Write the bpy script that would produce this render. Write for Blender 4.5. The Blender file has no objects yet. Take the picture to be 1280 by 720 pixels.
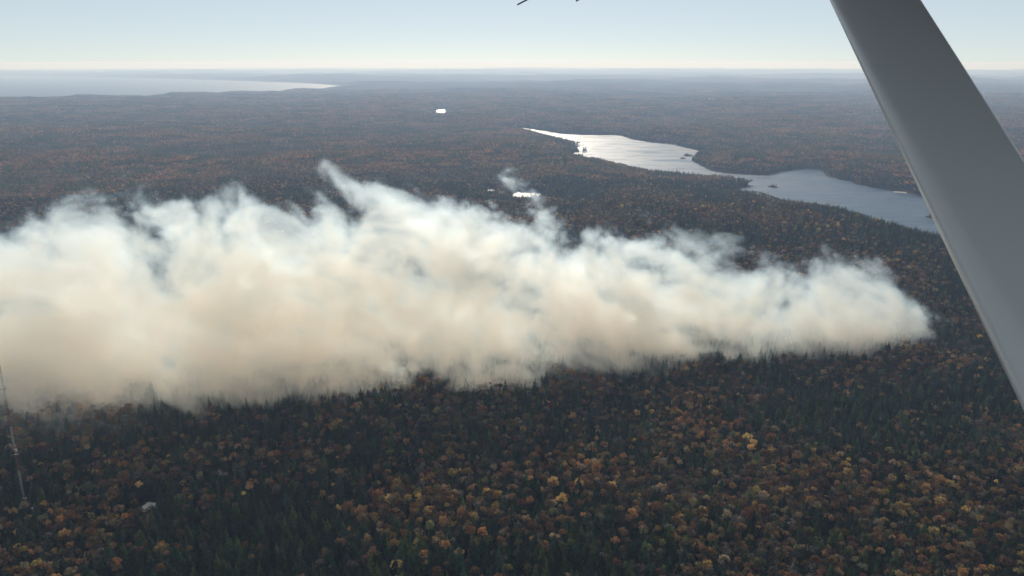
import bpy, bmesh, math, random
import numpy as np
from mathutils import Vector, Matrix

# ---------------------------------------------------------------- camera, sky, sun, exposure
S = bpy.context.scene
R = math.radians
H = 360.0                                   # metres above the lake
PITCH = R(15.8)                             # looking down
FPX = 1000.0                                # focal length in pixels of the 1280 px wide photograph
cam_d = bpy.data.cameras.new("camera")
cam_d.sensor_width = 36.0
cam_d.lens = 36.0 * FPX / 1280.0
cam_d.clip_start = 0.1
cam_d.clip_end = 400000.0
cam = bpy.data.objects.new("camera", cam_d)
S.collection.objects.link(cam)
cam.location = (0, 0, H)
cam.rotation_euler = (math.pi / 2 - PITCH, 0, 0)
S.camera = cam

SUN_EL, SUN_AZ = R(28.0), R(-1.5)           # azimuth from +Y towards +X
world = bpy.data.worlds.new("World")
S.world = world
world.use_nodes = True
wn = world.node_tree
wn.nodes.clear()
sky = wn.nodes.new("ShaderNodeTexSky")
sky.sky_type = 'NISHITA'
sky.sun_disc = False
sky.sun_elevation = SUN_EL
sky.sun_rotation = SUN_AZ
sky.altitude = 1800.0
sky.air_density = 0.65
sky.dust_density = 0.4
sky.ozone_density = 3.0
bg = wn.nodes.new("ShaderNodeBackground")
bg.inputs["Strength"].default_value = 0.079
wo = wn.nodes.new("ShaderNodeOutputWorld")
veil_ = wn.nodes.new("ShaderNodeMix")            # thin even milkiness of the whole sky
veil_.data_type = 'RGBA'
veil_.inputs[0].default_value = 0.58
veil_.inputs[7].default_value = (9.4, 9.9, 9.3, 1)
wn.links.new(sky.outputs[0], veil_.inputs[6])
wn.links.new(veil_.outputs[2], bg.inputs[0])
wn.links.new(bg.outputs[0], wo.inputs[0])

sun_d = bpy.data.lights.new("sun", 'SUN')
sun_d.energy = 3.7
sun_d.angle = R(0.53)
sun_d.color = (1.0, 0.93, 0.82)
sun = bpy.data.objects.new("sun", sun_d)
S.collection.objects.link(sun)
to_sun = Vector((math.sin(SUN_AZ) * math.cos(SUN_EL), math.cos(SUN_AZ) * math.cos(SUN_EL), math.sin(SUN_EL)))
sun.rotation_euler = to_sun.to_track_quat('Z', 'Y').to_euler()
sun.location = (0, 300, H + 400)

S.view_settings.view_transform = 'Standard'
S.view_settings.look = 'None'
S.view_settings.exposure = 0.0
S.view_settings.gamma = 1.0
S.view_settings.use_curve_mapping = False
S.render.engine = 'CYCLES'
S.cycles.use_denoising = True
S.cycles.max_bounces = 40
S.cycles.diffuse_bounces = 2
S.cycles.glossy_bounces = 2
S.cycles.transmission_bounces = 3
S.cycles.transparent_max_bounces = 8
S.cycles.volume_bounces = 38
S.cycles.volume_step_rate = 2.5
S.cycles.volume_max_steps = 256

rng = np.random.default_rng(7)
random.seed(7)
REFF = 7.43e6                               # earth radius with refraction


def drop(x, y):
    return (x * x + y * y) / (2 * REFF)


CP, SP = math.cos(PITCH), math.sin(PITCH)


def ray(px, py):
    """direction of a pixel of the 1280x720 photograph, scaled to unit depth"""
    a, b = (px - 640) / FPX, (360 - py) / FPX
    return np.array([a, CP + b * SP, b * CP - SP])


def ground(px, py, z=0.0):
    d = ray(px, py)
    t = (H - z) / -d[2]
    for _ in range(6):
        p = d * t
        t = (H - z + drop(p[0], p[1])) / -d[2]
    return d[0] * t, d[1] * t


# ---------------------------------------------------------------- helpers
def link(o, parent=None):
    S.collection.objects.link(o)
    if parent is not None:
        o.parent = parent
    return o


def tag(o, label=None, cat=None, group=None, kind=None):
    if label: o["label"] = label
    if cat: o["category"] = cat
    if group: o["group"] = group
    if kind: o["kind"] = kind
    return o


def mesh_np(name, verts, faces, mat=None, smooth=False):
    me = bpy.data.meshes.new(name)
    verts = np.asarray(verts, dtype=np.float32)
    faces = np.asarray(faces, dtype=np.int32)
    n = faces.shape[1]
    me.vertices.add(len(verts))
    me.vertices.foreach_set("co", verts.ravel())
    me.loops.add(faces.size)
    me.loops.foreach_set("vertex_index", faces.ravel())
    me.polygons.add(len(faces))
    me.polygons.foreach_set("loop_start", np.arange(0, faces.size, n, dtype=np.int32))
    if smooth:
        me.polygons.foreach_set("use_smooth", np.ones(len(faces), dtype=bool))
    me.update(calc_edges=True)
    if mat: me.materials.append(mat)
    return me


class MB:
    """collects simple solids into one mesh"""
    def __init__(self):
        self.v, self.f = [], []

    def box(self, c, s, rot=None):
        i = len(self.v)
        m = Matrix.Rotation(rot, 3, 'Z') if rot else None
        for dx in (-.5, .5):
            for dy in (-.5, .5):
                for dz in (-.5, .5):
                    p = Vector((dx * s[0], dy * s[1], dz * s[2]))
                    if m: p = m @ p
                    self.v.append(tuple(p + Vector(c)))
        for q in ((0, 1, 3, 2), (4, 6, 7, 5), (0, 4, 5, 1), (2, 3, 7, 6), (0, 2, 6, 4), (1, 5, 7, 3)):
            self.f.append([i + k for k in q])
        return self

    def tube(self, a, b, r0, r1=None, n=6):
        r1 = r0 if r1 is None else r1
        a, b = Vector(a), Vector(b)
        d = (b - a).normalized()
        u = d.orthogonal().normalized()
        w = d.cross(u)
        i = len(self.v)
        for p, r in ((a, r0), (b, r1)):
            for k in range(n):
                t = 2 * math.pi * k / n
                self.v.append(tuple(p + u * math.cos(t) * r + w * math.sin(t) * r))
        for k in range(n):
            self.f.append([i + k, i + (k + 1) % n, i + n + (k + 1) % n, i + n + k])
        self.f.append([i + k for k in range(n)][::-1])
        self.f.append([i + n + k for k in range(n)])
        return self

    def poly(self, pts):
        i = len(self.v)
        self.v += [tuple(p) for p in pts]
        self.f.append(list(range(i, i + len(pts))))
        return self

    def build(self, name, mat, parent=None, smooth=False, loc=None):
        me = bpy.data.meshes.new(name)
        me.from_pydata(self.v, [], self.f)
        if smooth:
            me.polygons.foreach_set("use_smooth", np.ones(len(me.polygons), dtype=bool))
        me.materials.append(mat)
        me.update()
        o = bpy.data.objects.new(name, me)
        if loc is not None: o.location = loc
        return link(o, parent)


def empty(name, loc=(0, 0, 0), rz=0.0):
    o = bpy.data.objects.new(name, None)
    o.location = loc
    o.rotation_euler.z = rz
    o.empty_display_size = 1.0
    return link(o)


# 2-D gradient noise in numpy
_perm = np.random.default_rng(11).permutation(512).astype(np.int64)
_grad = np.random.default_rng(12).uniform(0, 2 * np.pi, 512)


def perlin(x, y):
    xi, yi = np.floor(x).astype(np.int64), np.floor(y).astype(np.int64)
    xf, yf = x - xi, y - yi

    def g(ix, iy, dx, dy):
        a = _grad[_perm[(ix + _perm[iy % 512]) % 512]]
        return np.cos(a) * dx + np.sin(a) * dy
    u = xf * xf * xf * (xf * (xf * 6 - 15) + 10)
    v = yf * yf * yf * (yf * (yf * 6 - 15) + 10)
    a = g(xi, yi, xf, yf); b = g(xi + 1, yi, xf - 1, yf)
    c = g(xi, yi + 1, xf, yf - 1); d = g(xi + 1, yi + 1, xf - 1, yf - 1)
    return (a + (b - a) * u) * (1 - v) + (c + (d - c) * u) * v


def fbm(x, y, n=4, gain=.5):
    s, a = 0, 1.0
    for k in range(n):
        s = s + a * perlin(x * 2 ** k + 17.3 * k, y * 2 ** k - 9.1 * k)
        a *= gain
    return s


# ---------------------------------------------------------------- materials
def new_mat(name):
    m = bpy.data.materials.new(name)
    m.use_nodes = True
    m.node_tree.nodes.clear()
    return m, m.node_tree


def nd(nt, typ, **kw):
    n = nt.nodes.new(typ)
    for k, v in kw.items():
        if k == "inp":
            for i, val in v.items(): n.inputs[i].default_value = val
        else:
            setattr(n, k, v)
    return n


def paint(name, col, rough=.5, metal=0.0, var=.12, scale=3.0, coat=0.0):
    m, nt = new_mat(name)
    out = nd(nt, "ShaderNodeOutputMaterial")
    b = nd(nt, "ShaderNodeBsdfPrincipled", inp={"Roughness": rough, "Metallic": metal, "Coat Weight": coat})
    tc = nd(nt, "ShaderNodeTexCoord")
    no = nd(nt, "ShaderNodeTexNoise", inp={"Scale": scale, "Detail": 5.0})
    mx = nd(nt, "ShaderNodeMix", data_type='RGBA')
    mx.inputs[6].default_value = (*[c * (1 - var) for c in col], 1)
    mx.inputs[7].default_value = (*[min(1, c * (1 + var)) for c in col], 1)
    nt.links.new(tc.outputs["Object"], no.inputs["Vector"])
    nt.links.new(no.outputs["Fac"], mx.inputs[0])
    nt.links.new(mx.outputs[2], b.inputs["Base Color"])
    nt.links.new(b.outputs[0], out.inputs[0])
    return m


def leaf_mat(name, source):
    """foliage: diffuse plus light shining through; colour from the tree's own tint times the leaf's shade of it"""
    m, nt = new_mat(name)
    out = nd(nt, "ShaderNodeOutputMaterial")
    if source == 'OBJECT':
        t = nd(nt, "ShaderNodeObjectInfo"); tint = t.outputs["Color"]
    else:
        t = nd(nt, "ShaderNodeAttribute", attribute_type='INSTANCER', attribute_name="tint"); tint = t.outputs["Color"]
    a = nd(nt, "ShaderNodeAttribute", attribute_name="leaf")
    mx = nd(nt, "ShaderNodeMix", data_type='RGBA', blend_type='MULTIPLY')
    mx.inputs[0].default_value = 1.0
    nt.links.new(tint, mx.inputs[6])
    nt.links.new(a.outputs["Color"], mx.inputs[7])
    d = nd(nt, "ShaderNodeBsdfDiffuse")
    tr = nd(nt, "ShaderNodeBsdfTranslucent")
    ms = nd(nt, "ShaderNodeMixShader", inp={0: .48})
    nt.links.new(mx.outputs[2], d.inputs[0]); nt.links.new(mx.outputs[2], tr.inputs[0])
    nt.links.new(d.outputs[0], ms.inputs[1]); nt.links.new(tr.outputs[0], ms.inputs[2])
    nt.links.new(ms.outputs[0], out.inputs[0])
    return m


M = {}
M["bark"] = paint("bark", (.09, .07, .055), .9)
M["leaf_obj"] = leaf_mat("foliage_single", 'OBJECT')
M["leaf_ins"] = leaf_mat("foliage_forest", 'INSTANCER')
M["white_paint"] = paint("white_paint", (.45, .45, .44), .5)
M["orange_paint"] = paint("aviation_orange_paint", (.16, .06, .035), .6)
M["steel"] = paint("galvanised_steel", (.35, .35, .35), .45, .6)
M["wall_white"] = paint("pale_siding", (.62, .60, .56), .7)
M["roof_white"] = paint("pale_metal_roof", (.42, .42, .42), .45)
M["roof_grey"] = paint("grey_shingle", (.20, .20, .21), .8)
M["dark_glass"] = paint("dark_window", (.03, .035, .04), .15)
M["dirt"] = paint("dirt_track", (.14, .085, .055), .95, var=.25, scale=.15)
M["sand"] = paint("beach_sand", (.48, .42, .33), .95, var=.15, scale=.05)
M["airplane"] = paint("airplane_white_enamel", (.52, .56, .60), .33, var=.03, scale=6, coat=.25)
M["wick"] = paint("black_wick", (.03, .03, .03), .6)

# ground under and beyond the trees: leaf litter and far canopy colours
m, nt = new_mat("forest_floor")
out = nd(nt, "ShaderNodeOutputMaterial")
b = nd(nt, "ShaderNodeBsdfPrincipled", inp={"Roughness": 1.0, "Specular IOR Level": 0.0})
tc = nd(nt, "ShaderNodeTexCoord")
n1 = nd(nt, "ShaderNodeTexNoise", inp={"Scale": .0009, "Detail": 8.0, "Roughness": .62})
n2 = nd(nt, "ShaderNodeTexNoise", inp={"Scale": .006, "Detail": 6.0, "Roughness": .65})
n3 = nd(nt, "ShaderNodeTexNoise", inp={"Scale": .035, "Detail": 4.0, "Roughness": .7})
for n in (n1, n2, n3): nt.links.new(tc.outputs["Object"], n.inputs["Vector"])
cr = nd(nt, "ShaderNodeValToRGB")
els = cr.color_ramp.elements
els[0].position = .32; els[0].color = (.018, .026, .018, 1)
els[1].position = .72; els[1].color = (.105, .058, .030, 1)
for p, c in ((.44, (.030, .034, .022, 1)), (.52, (.055, .042, .028, 1)), (.60, (.085, .050, .030, 1))):
    e = els.new(p); e.color = c
ad = nd(nt, "ShaderNodeMath", operation='MULTIPLY_ADD', inp={1: .55, 2: .22})
nt.links.new(n1.outputs["Fac"], ad.inputs[0])
ad2 = nd(nt, "ShaderNodeMath", operation='MULTIPLY_ADD', inp={1: .45})
nt.links.new(n2.outputs["Fac"], ad2.inputs[0])
nt.links.new(ad.outputs[0], ad2.inputs[2])
sb = nd(nt, "ShaderNodeMath", operation='SUBTRACT', inp={1: .23})
nt.links.new(ad2.outputs[0], sb.inputs[0])
ad3 = nd(nt, "ShaderNodeMath", operation='MULTIPLY_ADD', inp={1: .25})
nt.links.new(n3.outputs["Fac"], ad3.inputs[0]); nt.links.new(sb.outputs[0], ad3.inputs[2])
sb2 = nd(nt, "ShaderNodeMath", operation='SUBTRACT', inp={1: .12})
nt.links.new(ad3.outputs[0], sb2.inputs[0])
nt.links.new(sb2.outputs[0], cr.inputs[0])
nt.links.new(cr.outputs[0], b.inputs["Base Color"])
bp = nd(nt, "ShaderNodeBump", inp={"Strength": 1.0, "Distance": 14.0})
nt.links.new(n3.outputs["Fac"], bp.inputs["Height"])
nt.links.new(bp.outputs[0], b.inputs["Normal"])
nt.links.new(b.outputs[0], out.inputs[0])
M["floor"] = m


def water_mat(name, rough, bump, streak):
    m, nt = new_mat(name)
    out = nd(nt, "ShaderNodeOutputMaterial")
    b = nd(nt, "ShaderNodeBsdfPrincipled", inp={"Base Color": (.014, .048, .100, 1), "IOR": 1.333, "Specular IOR Level": .5})
    tc = nd(nt, "ShaderNodeTexCoord")
    mp = nd(nt, "ShaderNodeMapping", inp={"Scale": (.006, .016, .01), "Rotation": (0, 0, R(18))})
    nt.links.new(tc.outputs["Object"], mp.inputs[0])
    ns = nd(nt, "ShaderNodeTexNoise", inp={"Scale": 1.0, "Detail": 4.0, "Roughness": .6, "Distortion": .6})
    nt.links.new(mp.outputs[0], ns.inputs["Vector"])
    mr = nd(nt, "ShaderNodeMapRange", inp={1: .35, 2: .68, 3: rough - streak, 4: rough + streak})
    nt.links.new(ns.outputs["Fac"], mr.inputs[0])
    nt.links.new(mr.outputs[0], b.inputs["Roughness"])
    w = nd(nt, "ShaderNodeTexNoise", inp={"Scale": .12, "Detail": 3.0, "Roughness": .6})
    nt.links.new(tc.outputs["Object"], w.inputs["Vector"])
    bp = nd(nt, "ShaderNodeBump", inp={"Strength": 1.0, "Distance": bump})
    nt.links.new(w.outputs["Fac"], bp.inputs["Height"])
    nt.links.new(bp.outputs[0], b.inputs["Normal"])
    nt.links.new(b.outputs[0], out.inputs[0])
    return m


M["lake"] = water_mat("lake_water", .45, .35, .17)
M["sea"] = water_mat("sea_water", .52, .3, .05)

# ---------------------------------------------------------------- shorelines (photo pixels -> points on the water, or on the treetops that hide it)
TOP = 17.0


def shore(far, near):
    return np.array([ground(x, y, 0) for x, y in far] + [ground(p[0], p[1], p[2] if len(p) > 2 else TOP) for p in near])


lake_far = [(645, 160.3), (655, 159.8), (680, 163.5), (700, 167), (725, 168.3), (745, 168.6), (770, 168.6), (780, 170.5), (790, 174),
            (815, 178), (842, 180.5), (850, 183), (862, 185.5), (875, 188.5), (878, 191.5), (872, 196), (866, 200), (868, 203), (875, 206),
            (880, 210), (892, 213.5), (905, 216), (930, 218), (960, 219), (965, 218.5), (975, 215), (995, 212), (1010, 211), (1025, 212.5),
            (1031, 216), (1035, 220), (1045, 223.5), (1060, 226), (1075, 231), (1090, 235), (1110, 237.5), (1125, 240), (1140, 242.5),
            (1155, 246), (1175, 258), (1200, 275), (1230, 300)]
lake_near = [(1205, 309), (1180, 303), (1160, 296), (1135, 289), (1115, 284), (1092, 277), (1082, 270), (1075, 266), (1060, 265), (1045, 261),
             (1020, 257), (1000, 253), (985, 251), (972, 247), (955, 242), (940, 239.5), (928, 237.5), (917, 236.5, 6), (930, 233.5, 0), (942, 232.6, 0), (950, 231.6, 0),
             (941, 225), (925, 222.5), (905, 221), (885, 219.5), (870, 218), (850, 215.5), (830, 214), (815, 212), (805, 210), (790, 208),
             (780, 205), (770, 203), (755, 200), (740, 198.3), (725, 196), (711, 193.3, 6), (719, 190.4, 0), (736, 189, 0), (729, 185.2), (714, 184.6, 5),
             (722, 182.7, 0), (729, 181.4, 0), (720, 177), (705, 173.5), (690, 170), (675, 166.2), (665, 163.6), (655, 161.6), (647, 160.6)]
sea_pts = [ground(x, y) for x, y in
           [(-420, 131), (-100, 128), (0, 126.5), (60, 127.5), (110, 125.5), (150, 125), (190, 123.5), (250, 120.5), (300, 118.5), (340, 117),
            (375, 114.5), (410, 111.8), (430, 110.5), (441, 109.2), (425, 107), (400, 105), (370, 103.4), (330, 102), (285, 100.3), (200, 98),
            (100, 96.2), (0, 95.3), (-420, 94.5)]]
ponds_px = [[(544, 139), (548, 136.5), (557, 136.5), (556, 140), (551, 144.5), (546, 143)],
            [(638, 240.5), (650, 239.5), (670, 240.5), (681, 242.5), (668, 244.5), (650, 246), (640, 244)],
            [(610, 235), (617, 236.5), (619, 238.5), (611, 237.5)],
            [(692, 107.8), (700, 107.5), (703, 109), (693, 109)],
            [(1210, 96), (1245, 96.4), (1330, 96.2), (1330, 98.0), (1260, 98.2), (1215, 97)],
            [(1012, 106.6), (1028, 106.4), (1030, 107.4), (1013, 107.6)],
            [(74, 145.0), (90, 144.6), (92, 146), (76, 146.5)]]
LAKE = shore(lake_far, lake_near)
SEA = np.array(sea_pts)
PONDS = [np.array([ground(x, y, TOP if y > np.mean([q[1] for q in p]) and y > 130 else 0) for x, y in p]) for p in ponds_px]
isl_px = [(853, 198.0, 9), (860, 194.6, 13), (966, 233.5, 10), (1164, 271.5, 9)]
ISL = [(*ground(x, y), r) for x, y, r in isl_px]


def poly_sd(x, y, poly):
    """signed distance to a closed outline, positive outside"""
    n = len(poly)
    best = np.full(x.shape, 1e12)
    ins = np.zeros(x.shape, dtype=bool)
    for i in range(n):
        ax, ay = poly[i]; bx, by = poly[(i + 1) % n]
        ex, ey = bx - ax, by - ay
        L2 = ex * ex + ey * ey + 1e-9
        t = np.clip(((x - ax) * ex + (y - ay) * ey) / L2, 0, 1)
        d2 = (x - ax - t * ex) ** 2 + (y - ay - t * ey) ** 2
        best = np.minimum(best, d2)
        c = (ay > y) != (by > y)
        with np.errstate(divide='ignore', invalid='ignore'):
            ins ^= c & (x < ex * (y - ay) / (ey if ey != 0 else 1e-9) + ax)
    d = np.sqrt(best)
    return np.where(ins, -d, d)


def water_sd(x, y):
    x = np.asarray(x, dtype=float); y = np.asarray(y, dtype=float)
    sd = np.full(x.shape, 1e6)
    for poly in [LAKE, SEA] + PONDS:
        lo, hi = poly.min(0) - 900, poly.max(0) + 900
        m = (x > lo[0]) & (x < hi[0]) & (y > lo[1]) & (y < hi[1])
        if m.any():
            jit = (0 if poly is SEA else 14 if poly is LAKE else 16) * perlin(x[m] / 60, y[m] / 60)
            sd[m] = np.minimum(sd[m], poly_sd(x[m], y[m], poly) + jit)
    for ix, iy, ir in ISL:
        d = np.hypot((x - ix) * .8, (y - iy) * .45) - ir
        sd = np.maximum(sd, -d)
    return sd


def land(x, y, sd=None):
    """height of the land above the lake, before the fall of the horizon"""
    if sd is None: sd = water_sd(x, y)
    r = np.hypot(x, y)
    h = 20 + 34 * fbm(x / 800 + 3.1, y / 800 + 1.7, 3) + 7 * fbm(x / 220, y / 220, 3)
    far = np.clip((r - 4500) / 9000, 0, 1)
    h = h + far * (26 + 85 * fbm(x / 4200 + 8.2, y / 3000 + .4, 4))
    vfar = np.clip((r - 22000) / 20000, 0, 1)
    h = h + vfar * (60 + 120 * fbm(x / 16000, y / 9000, 3))
    # the wooded rise between the fire and the lake
    h = h + 20 * np.exp(-(((x - 760) / 420) ** 2 + ((y - 1480) / 260) ** 2))
    h = np.maximum(h, 4)
    k = np.clip(sd / 160, 0, 1)
    k = k * k * (3 - 2 * k)
    hl = 1.0 + np.minimum(np.maximum(sd, 0), 40) * .07 + (h - 1.0) * k
    return np.where(sd > 0, hl, np.maximum(-6, sd * .15))


def gz(x, y):
    x = np.asarray(x, dtype=float); y = np.asarray(y, dtype=float)
    return land(x, y) - drop(x, y)


def gz1(x, y):
    return float(gz(np.array([x]), np.array([y]))[0])


# ---------------------------------------------------------------- terrain: one sheet to beyond the horizon
az = np.concatenate([np.radians(np.arange(-50, 50.01, .16)), np.radians(np.arange(56, 309, 6.0))])
rr = np.concatenate([[0.0], np.geomspace(30, 400, 24)[:-1], np.exp(np.arange(math.log(400), math.log(12000), .0072)), np.geomspace(12100, 110000, 110)])
A, RR = np.meshgrid(az, rr)
X, Y = RR * np.sin(A), RR * np.cos(A)
Z = land(X, Y) - drop(X, Y)
na, nr = len(az), len(rr)
idx = np.arange(nr * na).reshape(nr, na)
i0 = idx[:-1, :].ravel(); i1 = np.roll(idx, -1, 1)[:-1, :].ravel()
i2 = np.roll(idx, -1, 1)[1:, :].ravel(); i3 = idx[1:, :].ravel()
terr = bpy.data.objects.new("ground", mesh_np("ground", np.stack([X, Y, Z], -1).reshape(-1, 3), np.stack([i0, i1, i2, i3], 1), M["floor"], True))
link(terr); tag(terr, kind="structure")


def water_sheet(name, poly, mat, margin):
    """a level sheet under the outline, following the fall of the horizon; the banks rise through it"""
    lo, hi = poly.min(0) - margin, poly.max(0) + margin
    n = 60
    gx, gy = np.meshgrid(np.linspace(lo[0], hi[0], n), np.linspace(lo[1], hi[1], n))
    v = np.stack([gx, gy, -drop(gx, gy)], -1).reshape(-1, 3)
    ii = np.arange(n * n).reshape(n, n)
    f = np.stack([ii[:-1, :-1].ravel(), ii[:-1, 1:].ravel(), ii[1:, 1:].ravel(), ii[1:, :-1].ravel()], 1)
    o = bpy.data.objects.new(name, mesh_np(name, v, f, mat, True))
    link(o); tag(o, kind="structure")


water_sheet("lake", LAKE, M["lake"], 15)
water_sheet("sea", SEA, M["sea"], 60)
for p in PONDS: water_sheet("pond", p, M["lake"], 6)


# ---------------------------------------------------------------- trees: prototypes
def leaf_attr(me, cols):
    a = me.attributes.new("leaf", 'FLOAT_COLOR', 'CORNER')
    n = len(me.loops) // len(cols)
    c = np.repeat(np.concatenate([cols, np.ones((len(cols), 1))], 1), n, 0)
    a.data.foreach_set("color", c.astype(np.float32).ravel())


def clump_faces(cent, nrm, size, rs):
    """one leaf-clump quad per centre, roughly facing along nrm"""
    n = len(cent)
    nn = nrm + rs.normal(0, .55, (n, 3))
    nn /= np.linalg.norm(nn, axis=1)[:, None]
    t = np.cross(nn, rs.normal(0, 1, (n, 3)))
    t /= np.linalg.norm(t, axis=1)[:, None] + 1e-9
    u = np.cross(nn, t)
    s = (size * rs.uniform(.6, 1.35, n))[:, None]
    k = rs.uniform(.55, 1.0, (n, 1))
    v = np.stack([cent - t * s, cent - u * s * k, cent + t * s * rs.uniform(.7, 1.1, (n, 1)), cent + u * s * k], 1)
    return v.reshape(-1, 3)


def broadleaf(seed, lobes, per, size, sparse=False):
    """crown of unit radius, base at z=0, about 1.5 tall: leaf clumps gathered into uneven lobes"""
    rs = np.random.default_rng(seed)
    cs, ns, sh = [], [], []
    for k in range(lobes):
        th = rs.uniform(0, 2 * np.pi)
        ph = np.arccos(rs.uniform(-.25, 1.0))
        rad = rs.uniform(.45, .78)
        c = np.array([np.sin(ph) * np.cos(th) * rad, np.sin(ph) * np.sin(th) * rad, .62 + np.cos(ph) * rad * .85])
        lr = rs.uniform(.22, .40)
        d = rs.normal(0, 1, (per, 3)); d[:, 2] += .35
        d /= np.linalg.norm(d, axis=1)[:, None]
        cs.append(c + d * lr * rs.uniform(.55, 1.08, (per, 1)) * np.array([1, 1, .8]))
        ns.append(d)
        sh.append(np.full(per, rs.uniform(.72, 1.28)))
    cs, ns, sh = np.concatenate(cs), np.concatenate(ns), np.concatenate(sh)
    v = clump_faces(cs, ns, size, rs)
    sh = sh * rs.uniform(.7, 1.3, len(sh))
    col = np.stack([sh * rs.uniform(.92, 1.1, len(sh)), sh, sh * rs.uniform(.85, 1.1, len(sh))], 1)
    return v, col


def conifer(seed, tiers, arms):
    """unit height spire: whorls of drooping boughs, narrow and ragged"""
    rs = np.random.default_rng(seed)
    vs, col = [], []
    for k in range(tiers):
        f = k / (tiers - 1)
        z = .16 + .82 * f
        R0 = .235 * (1 - f) ** .75 + .014
        na_ = max(4, int(arms * (1 - .55 * f)))
        a0 = rs.uniform(0, 6.28)
        for j in range(na_):
            a = a0 + 2 * np.pi * j / na_ + rs.normal(0, .18)
            L = R0 * rs.uniform(.65, 1.2)
            dz = -.045 - .03 * (1 - f) * rs.uniform(.5, 1.4)
            w = L * rs.uniform(.34, .55) + .008
            dr = np.array([np.cos(a), np.sin(a), 0]); sd_ = np.array([-np.sin(a), np.cos(a), 0])
            b0 = np.array([0, 0, z + rs.normal(0, .008)])
            tip = b0 + dr * L + np.array([0, 0, dz])
            mid = b0 + dr * L * .55 + np.array([0, 0, dz * .25])
            vs += [b0, mid + sd_ * w, tip, mid - sd_ * w + np.array([0, 0, rs.normal(0, .01)])]
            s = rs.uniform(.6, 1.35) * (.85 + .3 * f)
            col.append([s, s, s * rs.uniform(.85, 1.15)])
    vs += [np.array([-.018, 0, .93]), np.array([0, .018, .93]), np.array([.018, 0, .93]), np.array([0, 0, 1.03])]
    col.append([1, 1, 1])
    return np.array(vs), np.array(col)


def quads(v):
    return np.arange(len(v)).reshape(-1, 4)


def proto_mesh(name, v, col, mat):
    me = mesh_np(name, v, quads(v), mat)
    leaf_attr(me, col)
    return me


BROAD = [broadleaf(100 + k, 17, 22, .13) for k in range(5)]            # full crowns
BARE = [broadleaf(200 + k, 13, 13, .10, True) for k in range(2)]        # thinned, half-bare crowns
CONE = [conifer(300 + k, 13 + k % 3, 9) for k in range(4)]
CROWNS = BROAD + BARE                                                   # kinds 0-6 broadleaf, 7-10 conifer


def trunk_mesh(name, h, r, limbs, seed):
    rs = random.Random(seed)
    mb = MB()
    mb.tube((0, 0, -.05 * h), (0, 0, .55 * h), r, r * .7, 5)
    mb.tube((0, 0, .55 * h), (.01 * h, 0, h), r * .7, r * .15, 5)
    for k in range(limbs):
        a = 2 * math.pi * k / limbs + rs.uniform(-.4, .4)
        z0 = h * rs.uniform(.45, .7)
        L = h * rs.uniform(.2, .34)
        mb.tube((0, 0, z0), (L * .8 * math.cos(a), L * .8 * math.sin(a), z0 + L * .75), r * .45, r * .1, 4)
    me = bpy.data.meshes.new(name)
    me.from_pydata(mb.v, [], mb.f)
    me.materials.append(M["bark"])
    return me


# one joined mesh per kind for the mass of the forest (crown plus trunk), unit scale
lib = bpy.data.collections.new("forest_kinds")
lib_far = bpy.data.collections.new("forest_patch_kinds")


def lib_tree(coll, name, v, col, conif):
    tv, tf = [], []
    mb = MB()
    if conif: mb.tube((0, 0, -.03), (0, 0, .9), .014, .004, 3)
    else:
        mb.tube((0, 0, -1.6), (0, 0, .9), .055, .02, 3)
        for k in range(4):
            a = k * 1.57 + .4
            mb.tube((0, 0, .1 + .1 * k), (.5 * math.cos(a), .5 * math.sin(a), .75 + .08 * k), .03, .01, 3)
    q = [f for f in mb.f if len(f) == 4]
    vv = np.concatenate([v, np.array(mb.v)])
    ff = np.concatenate([quads(v), np.array(q) + len(v)])
    me = mesh_np(name, vv, ff, M["leaf_ins"])
    me.materials.append(M["bark"])
    mi = np.zeros(len(ff), dtype=np.int32); mi[len(v) // 4:] = 1
    me.polygons.foreach_set("material_index", mi)
    leaf_attr(me, np.concatenate([col, np.ones((len(q), 3)) * .6]))
    o = bpy.data.objects.new(name, me)
    coll.objects.link(o)


for k, (v, c) in enumerate(CROWNS): lib_tree(lib, f"kind_{k:02d}_broadleaf", v, c, False)
for k, (v, c) in enumerate(CONE): lib_tree(lib, f"kind_{k + 7:02d}_conifer", v, c, True)

# palettes
PAL = {"rust brown": (.130, .076, .042), "orange": (.215, .120, .050), "tan": (.180, .130, .076), "golden yellow": (.29, .205, .075),
       "russet red": (.110, .058, .042), "olive": (.086, .084, .036), "grey brown": (.086, .073, .062)}
PAL_N = list(PAL)
PAL_P = np.array([.24, .11, .20, .06, .05, .13, .21])
CPAL = {"dark green": (.028, .042, .018), "mid green": (.056, .076, .028), "bluish green": (.028, .050, .032)}
CPAL_N = list(CPAL)
PALV = np.array([PAL[n] for n in PAL_N]); CPALV = np.array([CPAL[n] for n in CPAL_N])


def stand(x, y):
    """how coniferous the stand is at a point, 0..1"""
    n = fbm(x / 170 + 5.5, y / 170 + 2.2, 4, .6) + .5 * perlin(x / 620, y / 620)
    return 1 / (1 + np.exp(-(n + .0) * 4.5))


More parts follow.
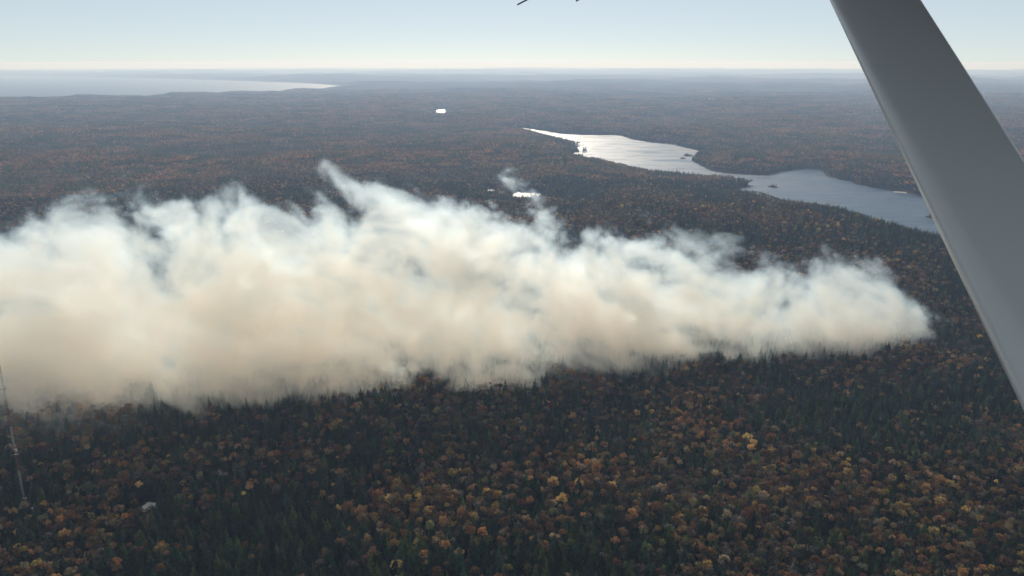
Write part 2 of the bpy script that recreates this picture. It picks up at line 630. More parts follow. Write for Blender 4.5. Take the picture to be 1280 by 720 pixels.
def tree_set(x, y):
    """kind, colour, scale and turn of a tree at each point"""
    n = len(x)
    con = rng.random(n) < stand(x, y)
    warm = fbm(x / 120 + 31, y / 120 - 7, 3)
    p = PAL_P[None, :] * np.exp(np.stack([warm * .6, warm * 2.6, warm * .4, warm * 2.6, -warm, -warm * 1.2, -warm * 2.6], 1))
    p /= p.sum(1)[:, None]
    pick = (rng.random(n)[:, None] > np.cumsum(p, 1)).sum(1).clip(0, len(PAL_N) - 1)
    cp = rng.integers(0, len(CPAL_N), n)
    col = np.where(con[:, None], CPALV[cp], PALV[pick])
    col = col * np.where(con, .85, 1.12)[:, None] * np.exp(rng.normal(0, .42, (n, 1)).clip(-1, .6)) * rng.uniform(.9, 1.1, (n, 3))
    kind = np.where(con, rng.integers(7, 11, n), np.where((pick == 6) | (rng.random(n) < .10), rng.integers(5, 7, n), rng.integers(0, 5, n)))
    ht = np.where(con, rng.normal(18.5, 3.2, n), rng.normal(15.5, 2.2, n)).clip(9, 27)
    rad = rng.normal(3.7, 1.0, n).clip(1.8, 6.4)
    return con, pick, cp, col, kind, ht, rad


def grid_points(sp, r0, r1, a):
    xs = np.arange(-r1 * math.sin(a), r1 * math.sin(a), sp)
    ys = np.arange(r0 * math.cos(a), r1, sp)
    gx, gy = np.meshgrid(xs, ys)
    gx = gx + rng.uniform(-.48, .48, gx.shape) * sp
    gy = gy + rng.uniform(-.48, .48, gy.shape) * sp
    gx, gy = gx.ravel(), gy.ravel()
    r = np.hypot(gx, gy); t = np.abs(np.arctan2(gx, gy))
    m = (r > r0) & (r < r1) & (t < a)
    return gx[m], gy[m]


def seg_dist(x, y, ax, ay, bx, by):
    ex, ey = bx - ax, by - ay
    t = np.clip(((x - ax) * ex + (y - ay) * ey) / (ex * ex + ey * ey), 0, 1)
    return np.hypot(x - ax - t * ex, y - ay - t * ey)


GL = 24.0                                     # height of the ground near the camera, for placing things seen in gaps
TOWER = ground(28.5, 614, GL)
SHED = ground(41, 631, GL + 3)
HOUSE = ground(183, 638, GL + 4)
HOUSE2 = ground(193, 634.5, GL + 4)
TRACK = [ground(x, y, GL) for x, y in ((96, 596), (112, 586), (128, 575), (140, 566), (152, 556))]
DRIVE = [ground(x, y, GL) for x, y in ((187, 712), (191, 700), (188, 675), (186, 650))]


def cleared(x, y):
    m = np.zeros(x.shape, dtype=bool)
    for i in range(len(TRACK) - 1): m |= seg_dist(x, y, *TRACK[i], *TRACK[i + 1]) < 5.0
    for i in range(len(DRIVE) - 1): m |= seg_dist(x, y, *DRIVE[i], *DRIVE[i + 1]) < 3.2
    for c, r in ((TOWER, 5), (SHED, 5), (HOUSE, 5), (HOUSE2, 4)):
        m |= np.hypot(x - c[0], y - c[1]) < r
        # and the gap in front, towards which the ground is open
        m |= seg_dist(x, y, c[0], c[1], c[0] * .965, c[1] * .965) < (r * .8)
    return m


tx, ty = grid_points(6.0, 425, 2400, R(41))
sd = water_sd(tx, ty)
ok = (sd > 5) & ~cleared(tx, ty) & (rng.random(len(tx)) > .04)
tx, ty = tx[ok], ty[ok]
T = tree_set(tx, ty)
tz = gz(tx, ty)

# which of them show largest: the ones in frame, by depth
con, pick, cp, col, kind, ht, rad = T
dep = ty * CP - (tz + ht * .6 - H) * SP
upc = ty * SP + (tz + ht * .6 - H) * CP
ppx, ppy = 640 + FPX * tx / dep, 360 - FPX * upc / dep
infr = (ppx > 2) & (ppx < 1278) & (ppy < 719)
single = np.zeros(len(tx), dtype=bool)
for sel in (con, ~con):
    c = np.where(sel & infr)[0]
    single[c[np.argsort(dep[c])][:300]] = True

broad_me = [proto_mesh("crown", v, c, M["leaf_obj"]) for v, c in CROWNS]
cone_me = [proto_mesh("crown", v, c, M["leaf_obj"]) for v, c in CONE]
tr_b = trunk_mesh("trunk", 1.0, .018, 5, 1)
tr_c = trunk_mesh("trunk", 1.0, .014, 0, 2)
sing = np.where(single)[0]
near2 = [np.argsort((tx - tx[i]) ** 2 + (ty - ty[i]) ** 2)[1:3] for i in sing]
cname = lambda i: CPAL_N[cp[i]] if con[i] else PAL_N[pick[i]]
for i, cn in zip(sing, near2):
    e = empty("conifer_tree" if con[i] else "broadleaf_tree", (tx[i], ty[i], tz[i]), rng.uniform(0, 6.28))
    t = bpy.data.objects.new("trunk", tr_c if con[i] else tr_b)
    cmesh = cone_me[kind[i] - 7] if con[i] else broad_me[kind[i]]
    c = bpy.data.objects.new("crown", cmesh)
    if con[i]:
        t.scale = (ht[i], ht[i], ht[i] * .93); c.scale = (ht[i] * rng.uniform(.85, 1.15),) * 2 + (ht[i],)
        size = "tall" if ht[i] > 20.5 else "short" if ht[i] < 16.5 else "middling"
        colr = CPAL_N[cp[i]]
    else:
        cz = ht[i] - 1.45 * rad[i]
        t.scale = (ht[i], ht[i], ht[i] * .85); c.scale = (rad[i], rad[i], rad[i]); c.location.z = cz
        size = "broad" if rad[i] > 4.6 else "small" if rad[i] < 3.6 else "middling"
        colr = PAL_N[pick[i]]
    c.color = (*col[i], 1)
    link(t, e); link(c, e)
    what = "conifer" if con[i] else ("half-bare " if kind[i] in (5, 6) else "") + "broadleaf"
    c1, c2 = cname(cn[0]), cname(cn[1])
    by = f"two {c1} trees" if c1 == c2 else f"{c1} and {c2} trees"
    tag(e, f"{size} {colr} {what} beside {by} in the foremost woods", "tree", "conifers in the foremost woods" if con[i] else "broadleaf trees in the foremost woods")


def scatter(name, coll, x, y, z, kind, scl, rot, tint, label):
    """the mass of the forest: instances on points"""
    me = bpy.data.meshes.new(name)
    n = len(x)
    me.vertices.add(n)
    me.vertices.foreach_set("co", np.stack([x, y, z], 1).astype(np.float32).ravel())
    for an, ty_, val, key in (("kind", 'INT', kind, "value"), ("scl", 'FLOAT_VECTOR', scl, "vector"),
                              ("rot", 'FLOAT', rot, "value"), ("tint", 'FLOAT_COLOR', np.concatenate([tint, np.ones((n, 1))], 1), "color")):
        a = me.attributes.new(an, ty_, 'POINT')
        a.data.foreach_set(key, np.asarray(val, dtype=np.int32 if ty_ == 'INT' else np.float32).ravel())
    o = bpy.data.objects.new(name, me)
    link(o)
    ng = bpy.data.node_groups.new(name, "GeometryNodeTree")
    ng.interface.new_socket("Geometry", in_out='INPUT', socket_type='NodeSocketGeometry')
    ng.interface.new_socket("Geometry", in_out='OUTPUT', socket_type='NodeSocketGeometry')
    gi, go = ng.nodes.new("NodeGroupInput"), ng.nodes.new("NodeGroupOutput")
    ci = ng.nodes.new("GeometryNodeCollectionInfo")
    ci.inputs["Collection"].default_value = coll
    ci.inputs["Separate Children"].default_value = True
    ci.inputs["Reset Children"].default_value = True
    ip = ng.nodes.new("GeometryNodeInstanceOnPoints")
    ip.inputs["Pick Instance"].default_value = True

    def attr(n_, t_):
        a = ng.nodes.new("GeometryNodeInputNamedAttribute"); a.data_type = t_
        a.inputs["Name"].default_value = n_
        return a.outputs["Attribute"]
    ng.links.new(gi.outputs[0], ip.inputs["Points"])
    ng.links.new(ci.outputs[0], ip.inputs["Instance"])
    ng.links.new(attr("kind", 'INT'), ip.inputs["Instance Index"])
    cx = ng.nodes.new("ShaderNodeCombineXYZ")
    ng.links.new(attr("rot", 'FLOAT'), cx.inputs[2])
    ng.links.new(cx.outputs[0], ip.inputs["Rotation"])
    ng.links.new(attr("scl", 'FLOAT_VECTOR'), ip.inputs["Scale"])
    ng.links.new(ip.outputs[0], go.inputs[0])
    md = o.modifiers.new("forest", 'NODES'); md.node_group = ng
    tag(o, label, "forest", kind="stuff")
    return o


def pack(x, y, z, T):
    con, pick, cp, col, kind, ht, rad = T
    w = rng.uniform(.85, 1.2, len(x))
    sx = np.where(con, ht * w, rad)
    sz = np.where(con, ht, rad * rng.uniform(.85, 1.3, len(x)))
    zz = np.where(con, z, z + ht - 1.45 * rad)
    return x, y, zz, kind, np.stack([sx, sx, sz], 1), rng.uniform(0, 6.28, len(x)), col


keep = ~single
Tk = tuple(a[keep] for a in T)
scatter("forest", lib, *pack(tx[keep], ty[keep], tz[keep], Tk), "dense mixed forest of dark conifers and rust coloured broadleaf trees")

# farther off: shoreline trees one by one, then whole patches of woodland
lo, hi = LAKE.min(0) - 80, LAKE.max(0) + 80
gx, gy = np.meshgrid(np.arange(lo[0], hi[0], 8.0), np.arange(lo[1], hi[1], 8.0))
gx = (gx + rng.uniform(-3.6, 3.6, gx.shape)).ravel(); gy = (gy + rng.uniform(-3.6, 3.6, gy.shape)).ravel()
m = np.hypot(gx, gy) > 2400
gx, gy = gx[m], gy[m]
sd = water_sd(gx, gy)
m = (sd > 3) & (sd < 60)
BEACH = [ground(1125, 240, 1), ground(870, 189.5, 1)]
for b_ in BEACH: m &= np.hypot(gx - b_[0], gy - b_[1]) > 34
gx, gy = gx[m], gy[m]
# more conifers along the water
Ts = list(tree_set(gx, gy))
for ix, iy, ir in ISL:                       # low scrub on the islets
    q = np.hypot(gx - ix, gy - iy) < 45
    Ts[5] = np.where(q, Ts[5] * .42, Ts[5]); Ts[6] = np.where(q, Ts[6] * .55, Ts[6])
scatter("shore_trees", lib, *pack(gx, gy, gz(gx, gy), tuple(Ts)), "dark trees lining the lake shore and its wooded points")


def patch(seed, conif):
    rs = np.random.default_rng(seed)
    vs, cs = [], []
    for k in range(64):
        x, y = rs.uniform(-30, 30, 2)
        c_ = rs.random() < conif
        if c_:
            hgt, w = rs.uniform(14, 23), rs.uniform(2.2, 3.6)
            base = CPALV[rs.integers(0, 3)] * rs.uniform(.7, 1.4)
            for j in range(7):
                a = rs.uniform(0, 6.28); f = j / 7
                z0 = 3 + (hgt - 3) * f
                rr_ = w * (1 - f) + .5
                d = np.array([math.cos(a), math.sin(a), 0]); s_ = np.array([-d[1], d[0], 0])
                o_ = np.array([x, y, 0])
                top = o_ + [0, 0, min(hgt, z0 + 6)]
                vs += [top, o_ + d * rr_ + s_ * rr_ * .7 + [0, 0, z0], o_ + d * rr_ * 1.1 + [0, 0, z0 - 1.5], o_ + d * rr_ - s_ * rr_ * .7 + [0, 0, z0]]
                cs.append(base * rs.uniform(.75, 1.25))
        else:
            hgt, w = rs.uniform(12, 17.5), rs.uniform(3, 5.2)
            base = PALV[rs.choice(len(PAL_N), p=PAL_P / PAL_P.sum())] * rs.uniform(.7, 1.35)
            n = 20
            d = rs.normal(0, 1, (n, 3)); d[:, 2] = np.abs(d[:, 2]) * .9 - .1
            d /= np.linalg.norm(d, axis=1)[:, None]
            cen = np.array([x, y, hgt - w]) + d * w * rs.uniform(.65, 1.0, (n, 1))
            vs += list(clump_faces(cen, d, 1.25, rs))
            cs += list(base * rs.uniform(.65, 1.35, (n, 1)))
    return np.array(vs), np.array(cs)


for k in range(9):
    v, c = patch(500 + k, (.08, .3, .92)[k % 3])
    me = proto_mesh(f"patch_{k}", v, c, M["leaf_ins"])
    lib_far.objects.link(bpy.data.objects.new(f"patch_{k}", me))
px_, py_ = grid_points(47, 2390, 10500, R(40))
sd = water_sd(px_, py_)
m = sd > 46
px_, py_ = px_[m], py_[m]
st = stand(px_, py_)
u = rng.random(len(px_))
grp = np.where(u < st - .30, 2, np.where(u < st + .15, 1, 0))
kd = rng.integers(0, 3, len(px_)) * 3 + grp
s_ = rng.uniform(.9, 1.15, len(px_))
wv = fbm(px_ / 420 + 4, py_ / 420 - 3, 3)
tint = np.stack([1.15 + .8 * wv, 1 + .35 * wv, 1 - .05 * wv], 1).clip(.4, 1.8) * 1.2 * rng.uniform(.8, 1.2, (len(px_), 1))
scatter("far_forest", lib_far, px_, py_, gz(px_, py_) - .6, kd, np.stack([s_, s_, s_], 1), rng.uniform(0, 6.28, len(px_)), tint,
        "distant mixed woodland stretching away round the lake")

# the detail section
# ---------------------------------------------------------------- radio mast
tzb = gz1(*TOWER)
mast = empty("radio_mast", (TOWER[0], TOWER[1], tzb))
tag(mast, "tall guyed lattice radio mast painted in orange and white bands, rising into the smoke", "mast")
FW = .75
legs = [Vector((FW * math.cos(a), FW * math.sin(a), 0)) for a in (R(90), R(210), R(330))]
bounds = [0, 26, 47, 65, 88, 110, 132, 154]
for k in range(len(bounds) - 1):
    mb = MB()
    z0, z1 = bounds[k], bounds[k + 1]
    for L in legs: mb.tube((L.x, L.y, z0), (L.x, L.y, z1), .11, .11, 6)
    n = int((z1 - z0) / 1.6)
    for q in range(n):
        a, b_ = z0 + (z1 - z0) * q / n, z0 + (z1 - z0) * (q + 1) / n
        for s in range(3):
            p, q2 = legs[s], legs[(s + 1) % 3]
            if q % 2: p, q2 = q2, p
            mb.tube((p.x, p.y, a), (q2.x, q2.y, b_), .045, .045, 4)
            mb.tube((p.x, p.y, a), (q2.x, q2.y, a), .04, .04, 4)
    mb.build("mast_section", M["white_paint"] if k in (0, 2, 4, 6) else M["orange_paint"], mast)
for zc, L in ((40.5, 3.2), (97, 2.2), (45, 1.6)):
    mb = MB()
    mb.box((0, 0, zc), (2.0, 2.0, .35))
    for a in (R(90), R(210), R(330)):
        mb.tube((0, 0, zc), (L * math.cos(a), L * math.sin(a), zc), .06, .06, 5)
        mb.tube((L * math.cos(a), L * math.sin(a), zc - 1.2), (L * math.cos(a), L * math.sin(a), zc + 1.8), .14, .10, 6)
    mb.build("antenna", M["steel"], mast)
mb = MB()
mb.tube((1.0, -.3, 44), (1.5, -1.0, 44), .9, .75, 14); mb.tube((.4, 0, 44), (1.0, -.3, 44), .12, .12, 6)
mb.build("dish", M["white_paint"], mast)
for zt, rg in ((42, 38), (92, 68), (140, 90)):
    for a in (R(90), R(210), R(330)):
        mb = MB(); mb.tube((.7 * math.cos(a), .7 * math.sin(a), zt), (rg * math.cos(a), rg * math.sin(a), -1), .015, .015, 4)
        mb.build("guy_wire", M["steel"], mast)
mb = MB(); mb.box((0, 0, .3), (3, 3, 1.2)); mb.build("base", M["wall_white"], mast)


# ---------------------------------------------------------------- buildings
def house(loc, size, rz, label, wall=M["wall_white"], roof=M["roof_grey"], group=None, windows=True, name="house"):
    w, d, h = size
    z = min(gz1(loc[0] + dx, loc[1] + dy) for dx in (-w / 2, w / 2) for dy in (-d / 2, d / 2))
    e = empty(name, (loc[0], loc[1], z - .2), rz)
    tag(e, label, "house", group)
    mb = MB(); rh = d * .38
    mb.v = [(-w / 2, -d / 2, 0), (w / 2, -d / 2, 0), (w / 2, d / 2, 0), (-w / 2, d / 2, 0), (-w / 2, -d / 2, h), (w / 2, -d / 2, h), (w / 2, d / 2, h),
            (-w / 2, d / 2, h), (-w / 2, 0, h + rh), (w / 2, 0, h + rh)]
    mb.f = [(0, 1, 5, 4), (2, 3, 7, 6), (1, 2, 6, 9, 5), (3, 0, 4, 8, 7), (0, 3, 2, 1)]
    mb.build("wall", wall, e)
    mb = MB(); o_ = .4; t = .18
    for s in (-1, 1):
        ridge = Vector((0, 0, h + rh + .02)); eav = Vector((0, s * (d / 2 + o_), h - o_ * rh * 2 / d + .02))
        x = w / 2 + o_
        a, b_ = ridge + Vector((-x, 0, 0)), ridge + Vector((x, 0, 0))
        c, dd = eav + Vector((x, 0, 0)), eav + Vector((-x, 0, 0))
        up = Vector((0, 0, t))
        i = len(mb.v)
        mb.v += [tuple(p) for p in (a, b_, c, dd, a + up, b_ + up, c + up, dd + up)]
        mb.f += [[i + q for q in f] for f in ((0, 1, 2, 3), (4, 7, 6, 5), (0, 4, 5, 1), (1, 5, 6, 2), (2, 6, 7, 3), (3, 7, 4, 0))]
    ro = mb.build("roof", roof, e)
    MB().box((w * .2, d * .1, h + rh), (.8, .8, 1.6)).build("chimney", M["roof_grey"], ro)
    if windows:
        for k in range(max(2, int(w / 3))):
            xx = -w / 2 + (k + .5) * w / max(2, int(w / 3))
            MB().box((xx, -d / 2 - .03, h * .55), (1.0, .06, 1.3)).build("window", M["dark_glass"], e)
    return e


house(SHED, (5.5, 3.6, 2.6), R(35), "small white equipment shed with bright metal roof near the mast foot", roof=M["roof_white"], name="equipment_shed")
house(HOUSE, (7, 4.2, 3.2), R(70), "pale house with light metal roof in a clearing of the dark woods", roof=M["roof_white"])
house(HOUSE2, (5.0, 3.2, 2.4), R(-15), "small pale outbuilding beside the house in the dark woods", roof=M["roof_white"], name="outbuilding")


def strip(name, pts, w, mat):
    P = [Vector((p[0], p[1], 0)) for p in pts]
    Q = []
    for i in range(len(P) - 1):
        for k in range(8): Q.append(P[i].lerp(P[i + 1], k / 8))
    Q.append(P[-1])
    v = []
    for i, p in enumerate(Q):
        d = (Q[min(i + 1, len(Q) - 1)] - Q[max(i - 1, 0)]).normalized()
        s = Vector((-d.y, d.x, 0)) * w / 2
        for q in (p - s, p + s): v.append((q.x, q.y, gz1(q.x, q.y) + .35))
    f = [(2 * i, 2 * i + 1, 2 * i + 3, 2 * i + 2) for i in range(len(Q) - 1)]
    o = bpy.data.objects.new(name, mesh_np(name, v, f, mat))
    link(o); tag(o, kind="structure")


strip("dirt_track", TRACK, 5.0, M["dirt"])
strip("driveway", DRIVE, 2.0, M["dirt"])
# sandbar across the bay and the beaches
SB = [ground(x, y, .5) for x, y in ((941, 238.5), (950, 240.5), (960, 243.5), (969, 247), (977, 250.5))]


def bank(name, pts, w, h, mat):
    v, f = [], []
    for i, p in enumerate(pts):
        a = Vector(pts[min(i + 1, len(pts) - 1)]) - Vector(pts[max(i - 1, 0)])
        s = Vector((-a.y, a.x)).normalized()
        z = -drop(*p)
        for q, zz in ((-1, -1.5), (-.5, h), (.5, h), (1, -1.5)):
            v.append((p[0] + s.x * w * q, p[1] + s.y * w * q, z + zz))
    for i in range(len(pts) - 1):
        for k in range(3): f.append((4 * i + k, 4 * i + k + 1, 4 * i + 5 + k, 4 * i + 4 + k))
    o = bpy.data.objects.new(name, mesh_np(name, v, f, mat))
    link(o); tag(o, kind="structure")


bank("sandbar", SB, 7, .8, M["floor"])
bc = ground(1125, 240.2, 1)
bank("beach", [(bc[0] - 15, bc[1] + 5), (bc[0] - 5, bc[1] + 2), (bc[0] + 6, bc[1] - 2), (bc[0] + 15, bc[1] - 9)], 9, 1.6, M["sand"])
bc = ground(871, 189.5, 1)
bank("beach", [(bc[0] - 60, bc[1] + 120), (bc[0] - 20, bc[1] + 45), (bc[0] + 8, bc[1] - 5), (bc[0] + 24, bc[1] - 50)], 8, 2.6, M["sand"])

# lakeside houses and the far town
lk = ((869.5, 182.3, "white lakeside house with bright roof above the shore road", 17), (845, 179.6, "white cottage on the lake shore below the woods", 13),
      (1122, 238.2, "pale cottage behind the little sandy beach", 10), (1043, 221.5, "pale waterfront cottage facing the wide end of the lake", 10),
      (1082, 231.8, "grey waterfront cottage with its garden down to the lake", 9))
for x, y, lab, w in lk:
    g = ground(x, y, 6)
    house(g, (w, w * .6, w * .3), R(20), lab, roof=M["roof_white"])
for k in range(26):
    x = 881 + rng.normal(0, 16); y = 128.7 + rng.normal(0, .9)
    g = ground(x, y, 30)
    if water_sd(np.array([g[0]]), np.array([g[1]]))[0] < 30: continue
    w = rng.uniform(14, 30)
    house(g, (w, w * .6, w * .45), rng.uniform(0, 3.1), "pale building of the far town beyond the lake", roof=M["roof_white"], group="buildings of the far town", windows=False, name="town_building")

# ---------------------------------------------------------------- the airplane the picture is taken from: wing, strut, static wicks
plane = empty("airplane", (0, 0, H))
tag(plane, "pale grey high-wing light airplane whose wing strut crosses the view", "airplane")


def camp(px, py, d):
    v = ray(px, py) * d
    return Vector(v)


s0, s1 = camp(1090, 0, 1.26), camp(1366, 500, .72)
ax = (s0 - s1).normalized()
view = ((s0 + s1) / 2).normalized()
side = ax.cross(view).normalized()
nrm = side.cross(ax).normalized()
side = (side * math.cos(R(8)) + nrm * math.sin(R(8))).normalized()
nrm = side.cross(ax).normalized()
WZ = lambda y: .455 + .012 * (y - 2)
tA, tB = -.55, (WZ(2.0) + .05 - s1.z) / ax.z
prof = []
for k in range(40):
    t = 2 * math.pi * k / 40
    c = math.cos(t)
    xx = .0550 * c
    yy = .021 * math.sin(t) * (1.0 + .28 * c) * (1 if abs(c) < .98 else .9)
    prof.append((xx, yy))
v, f = [], []
ns = 24
for i in range(ns + 1):
    p = s1 + ax * (tA + (tB - tA) * i / ns)
    for a, b_ in prof: v.append(tuple(p + side * a + nrm * b_))
n = len(prof)
for i in range(ns):
    for k in range(n): f.append((i * n + k, i * n + (k + 1) % n, (i + 1) * n + (k + 1) % n, (i + 1) * n + k))
o = bpy.data.objects.new("wing_strut", mesh_np("wing_strut", v, f, M["airplane"], True)); link(o, plane)
v, f = [], []
wp = [(1.0, 0), (.98, .035), (.85, .09), (.6, .13), (.3, .11), (.1, .05), (0, .0), (.1, -.012), (.4, -.02), (.8, -.02), (.96, -.015)]
for y, le, te in ((.35, 1.25, -.35), (2.4, 1.25, -.35), (5.6, 1.12, .02), (5.75, .95, .2)):
    for a, b_ in wp: v.append((te + (le - te) * a, y, WZ(y) + b_ * 1.2))
n = len(wp)
for i in range(3):
    for k in range(n): f.append((i * n + k, i * n + (k + 1) % n, (i + 1) * n + (k + 1) % n, (i + 1) * n + k))
mb = MB(); mb.v = v; mb.f = f + [tuple(range(n))[::-1], tuple(range(3 * n, 4 * n))]
mb.build("wing", M["airplane"], plane)
for (xa, ya), (xb, yb) in (((661, -1.5), (646.5, 6)), ((729, -4), (720, 1.5))):
    te_y = 5.0
    tip = camp(xb, yb, te_y)
    up = tip + (camp(xa, ya, te_y) - tip) * 3.0
    mb = MB(); mb.tube(up, tip, .006, .0045, 6); mb.tube(up, (up.x + .1, up.y, WZ(up.y)), .006, .008, 6)
    mb.build("static_wick", M["wick"], plane)

# ---------------------------------------------------------------- smoke of the forest fire
# columns of the plume as seen: pixel column, upper edge, lower edge, half depth in metres, density
COL = [(-520, 300, 530, 165, .75, 0), (-200, 285, 530, 160, .85, 0), (0, 280, 527, 155, 1, 0), (160, 250, 527, 152, 1, 0), (320, 268, 521, 144, 1, .02),
       (460, 246, 502, 134, 1, .02), (590, 240, 492, 124, 1, .02), (700, 280, 478, 112, 1, .04), (800, 304, 464, 100, 1, .10), (900, 316, 448, 88, 1, .14), (985, 334, 443, 78, 1, .12),
       (1060, 318, 440, 70, 1, .06), (1120, 346, 433, 54, 1, .02), (1160, 376, 424, 34, 1, -.04), (1188, 396, 411, 18, .8, -.06), (1215, 414, 414, 8, 0, 0)]
GLF = 22.0
cx_, cy_, cw_, ct_, cd_, cb_ = [], [], [], [], [], []
for px, yt, yb, hw, dn, bs in COL:
    hw *= .80
    yf = ground(px, yb, GLF)[1]
    yc = yf + hw * .92
    d = ray(px, yt)
    z = H + d[2] / d[1] * yc
    t = yc / d[1]
    cx_.append(d[0] * t); cy_.append(yc); cw_.append(hw); ct_.append(max((z - GLF) * .95, 4)); cd_.append(dn); cb_.append(bs)
X0, X1 = -1080.0, 650.0
Y0, Y1 = 610.0, 1300.0
Z0, Z1 = 8.0, 290.0
VOX = 2.5
ng = bpy.data.node_groups.new("smoke_plume", "GeometryNodeTree")
ng.interface.new_socket("Geometry", in_out='INPUT', socket_type='NodeSocketGeometry')
ng.interface.new_socket("Geometry", in_out='OUTPUT', socket_type='NodeSocketGeometry')
go = ng.nodes.new("NodeGroupOutput")
ng.nodes.new("NodeGroupInput")


def val(s):
    return s if not isinstance(s, (int, float)) else None


def mt(op, a, b_=None, c=None, clamp=False):
    n = ng.nodes.new("ShaderNodeMath"); n.operation = op; n.use_clamp = clamp
    for i, s in enumerate((a, b_, c)):
        if s is None: continue
        if isinstance(s, (int, float)): n.inputs[i].default_value = s
        else: ng.links.new(s, n.inputs[i])
    return n.outputs[0]


def vm(op, a, b_=None):
    n = ng.nodes.new("ShaderNodeVectorMath"); n.operation = op
    for i, s in enumerate((a, b_)):
        if s is None: continue
        if isinstance(s, tuple): n.inputs[i].default_value = s
        else: ng.links.new(s, n.inputs[i])
    return n.outputs[0]


def fcurve(t, xs, ys):
    lo, hi = min(ys), max(ys)
    hi = hi if hi > lo else lo + 1
    n = ng.nodes.new("ShaderNodeFloatCurve")
    cv = n.mapping.curves[0]
    P = sorted(zip([(x - X0) / (X1 - X0) for x in xs], [(y - lo) / (hi - lo) for y in ys]))
    P = [p for p in P if 0 <= p[0] <= 1]
    while len(cv.points) < len(P): cv.points.new(.5, .5)
    for p, q in zip(cv.points, P): p.location = q; p.handle_type = 'AUTO_CLAMPED'
    n.mapping.update()
    ng.links.new(t, n.inputs["Value"])
    return mt('MULTIPLY_ADD', n.outputs[0], hi - lo, lo)


def noise(vec, scale, detail, rough, color=False, dist=0.0):
    n = ng.nodes.new("ShaderNodeTexNoise")
    n.inputs["Scale"].default_value = scale; n.inputs["Detail"].default_value = detail
    n.inputs["Roughness"].default_value = rough; n.inputs["Distortion"].default_value = dist
    ng.links.new(vec, n.inputs["Vector"])
    return n.outputs["Color" if color else "Fac"]


pos = ng.nodes.new("GeometryNodeInputPosition").outputs[0]
w1 = vm('SUBTRACT', noise(pos, 1 / 170, 2.0, .5, True), (.5, .5, .5))
w2 = vm('SUBTRACT', noise(pos, 1 / 45, 2.0, .55, True), (.5, .5, .5))
pw = vm('ADD', vm('ADD', pos, vm('MULTIPLY', w1, (150, 120, 110))), vm('MULTIPLY', w2, (34, 34, 34)))
sep = ng.nodes.new("ShaderNodeSeparateXYZ"); ng.links.new(pw, sep.inputs[0])
sp0 = ng.nodes.new("ShaderNodeSeparateXYZ"); ng.links.new(pos, sp0.inputs[0])
# envelope in half-warped coordinates
x = mt('MULTIPLY_ADD', mt('SUBTRACT', sep.outputs[0], sp0.outputs[0]), .5, sp0.outputs[0])
y = mt('MULTIPLY_ADD', mt('SUBTRACT', sep.outputs[1], sp0.outputs[1]), .55, sp0.outputs[1])
z = mt('MULTIPLY_ADD', mt('SUBTRACT', sep.outputs[2], sp0.outputs[2]), .6, sp0.outputs[2])
t = mt('DIVIDE', mt('SUBTRACT', x, X0), X1 - X0)
yc, hw, zt, dn = fcurve(t, cx_, cy_), fcurve(t, cx_, cw_), fcurve(t, cx_, ct_), fcurve(t, cx_, cd_)
bias = fcurve(t, cx_, cb_)
hgt = mt('SUBTRACT', z, GLF)
zn = mt('DIVIDE', hgt, zt)
# the plume leans away from the camera as it rises
yn = mt('DIVIDE', mt('SUBTRACT', y, yc), hw)
znp = mt('MAXIMUM', zn, 0.0)
r_ = mt('SQRT', mt('ADD', mt('MULTIPLY', yn, yn), mt('MULTIPLY', znp, znp)))
e = mt('SUBTRACT', 1.0, r_)
# billows: sheared by the wind so that tufts trail to the left as they climb
shx = mt('MULTIPLY_ADD', sp0.outputs[2], .9, sep.outputs[0])
cb = ng.nodes.new("ShaderNodeCombineXYZ")
ng.links.new(mt('MULTIPLY', shx, .8), cb.inputs[0]); ng.links.new(sep.outputs[1], cb.inputs[1]); ng.links.new(sep.outputs[2], cb.inputs[2])
n_a = noise(cb.outputs[0], 1 / 95, 6.0, .72)
bil = mt('ABSOLUTE', mt('SUBTRACT', noise(cb.outputs[0], 1 / 75, 3.0, .5), .5))
f_ = mt('MULTIPLY_ADD', mt('SUBTRACT', n_a, .5), 4.2, mt('ADD', mt('MULTIPLY', mt('MINIMUM', e, .13), 1.3), mt('MULTIPLY_ADD', mt('MULTIPLY', mt('SUBTRACT', .5, znp), mt('MULTIPLY', e, 6.0, clamp=True), clamp=True), .55, bias)))
f_ = mt('MULTIPLY_ADD', mt('SUBTRACT', bil, .08), 2.2, f_)
n_c = noise(pw, 1 / 28, 3.5, .66)
f_ = mt('MULTIPLY_ADD', mt('SUBTRACT', n_c, .5), 1.5, f_)
f_ = mt('SUBTRACT', f_, mt('MULTIPLY', mt('MAXIMUM', mt('SUBTRACT', -.10, e), 0.0), 1.7))
core = mt('MULTIPLY', f_, 4.2, clamp=True)
core = mt('POWER', core, 1.3)
core = mt('MULTIPLY', core, mt('POWER', mt('MULTIPLY', mt('SUBTRACT', n_c, .22), 2.4, clamp=True), 1.6))
core = mt('MULTIPLY', core, mt('SUBTRACT', 1.25, mt('MULTIPLY', mt('MINIMUM', znp, 1.1), .35)))
# thin ragged veil round the core
veil = mt('MULTIPLY', mt('ADD', f_, .30), 1.1, clamp=True)
veil = mt('MULTIPLY', mt('POWER', veil, 2.2), .03)
d = mt('MULTIPLY', mt('ADD', core, veil), dn)
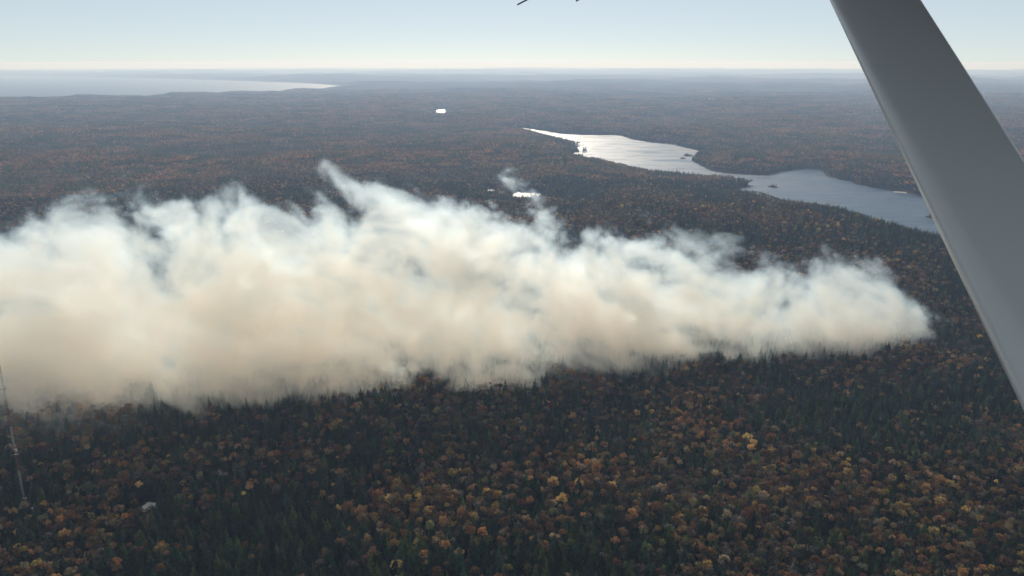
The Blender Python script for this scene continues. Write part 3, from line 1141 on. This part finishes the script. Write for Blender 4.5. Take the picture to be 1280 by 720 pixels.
# smoke sunk low over the woods towards the mast
lowm = mt('MULTIPLY', mt('MULTIPLY', mt('SUBTRACT', -180.0, x), 1 / 260, clamp=True), mt('MULTIPLY', mt('SUBTRACT', y, 600.0), 1 / 150, clamp=True))
lowm = mt('MULTIPLY', lowm, mt('MULTIPLY', mt('SUBTRACT', 90.0, z), 1 / 60, clamp=True))
low = mt('MULTIPLY', lowm, mt('MULTIPLY', mt('SUBTRACT', n_a, .34), .40, clamp=True))
d = mt('ADD', d, low)
ends = mt('MULTIPLY', mt('MULTIPLY', mt('SUBTRACT', sp0.outputs[0], X0), 1 / 150, clamp=True),
          mt('MULTIPLY', mt('SUBTRACT', sp0.outputs[2], Z0 + 3), 1 / 12, clamp=True))
d = mt('MULTIPLY', d, ends)
d = mt('MULTIPLY', mt('SUBTRACT', d, .004), mt('GREATER_THAN', d, .004))
vc = ng.nodes.new("GeometryNodeVolumeCube")
vc.inputs["Min"].default_value = (X0, Y0, Z0); vc.inputs["Max"].default_value = (X1, Y1, Z1)
for k, L in (("X", X1 - X0), ("Y", Y1 - Y0), ("Z", Z1 - Z0)): vc.inputs[f"Resolution {k}"].default_value = int(L / VOX)
ng.links.new(d, vc.inputs["Density"])

m, nt = new_mat("wood_smoke")
out = nd(nt, "ShaderNodeOutputMaterial")
at = nd(nt, "ShaderNodeAttribute", attribute_name="density")
SMOKE_D = .056
ms_ = nd(nt, "ShaderNodeMath", operation='MULTIPLY', inp={1: SMOKE_D})
nt.links.new(at.outputs["Fac"], ms_.inputs[0])
vs_ = nd(nt, "ShaderNodeVolumeScatter", inp={"Color": (.68, .85, 1.0, 1), "Anisotropy": .70})
va_ = nd(nt, "ShaderNodeVolumeAbsorption", inp={"Color": (.90, .74, .40, 1)})
ma_ = nd(nt, "ShaderNodeMath", operation='MULTIPLY', inp={1: .08})
nt.links.new(ms_.outputs[0], ma_.inputs[0])
nt.links.new(ms_.outputs[0], vs_.inputs["Density"]); nt.links.new(ma_.outputs[0], va_.inputs["Density"])
ads = nd(nt, "ShaderNodeAddShader")
nt.links.new(vs_.outputs[0], ads.inputs[0]); nt.links.new(va_.outputs[0], ads.inputs[1])
nt.links.new(ads.outputs[0], out.inputs["Volume"])
M["smoke"] = m
sm = ng.nodes.new("GeometryNodeSetMaterial"); sm.inputs["Material"].default_value = m
ng.links.new(vc.outputs[0], sm.inputs[0]); ng.links.new(sm.outputs[0], go.inputs[0])
me = bpy.data.meshes.new("smoke_plume"); me.materials.append(m)
smoke = bpy.data.objects.new("smoke_plume", me)
link(smoke)
md = smoke.modifiers.new("smoke", 'NODES'); md.node_group = ng
tag(smoke, "thick white and cream smoke plume rising from the forest fire and drifting over the trees", "smoke", kind="stuff")

# ---------------------------------------------------------------- haze: even, pale air round everything
HZ = 115000.0
lowest = float(Z.min()) - 1.0
m, nt = new_mat("haze")
out = nd(nt, "ShaderNodeOutputMaterial")
pv = nd(nt, "ShaderNodeVolumePrincipled", inp={"Color": (.51, .68, 1.0, 1), "Absorption Color": (1, 1, 1, 1), "Density": 7.4e-5, "Anisotropy": .31})
nt.links.new(pv.outputs[0], out.inputs["Volume"])
hz = MB().box((0, 0, (lowest + H + 2) / 2), (2 * HZ, 2 * HZ, H + 2 - lowest)).build("haze", m)
tag(hz, kind="stuff")
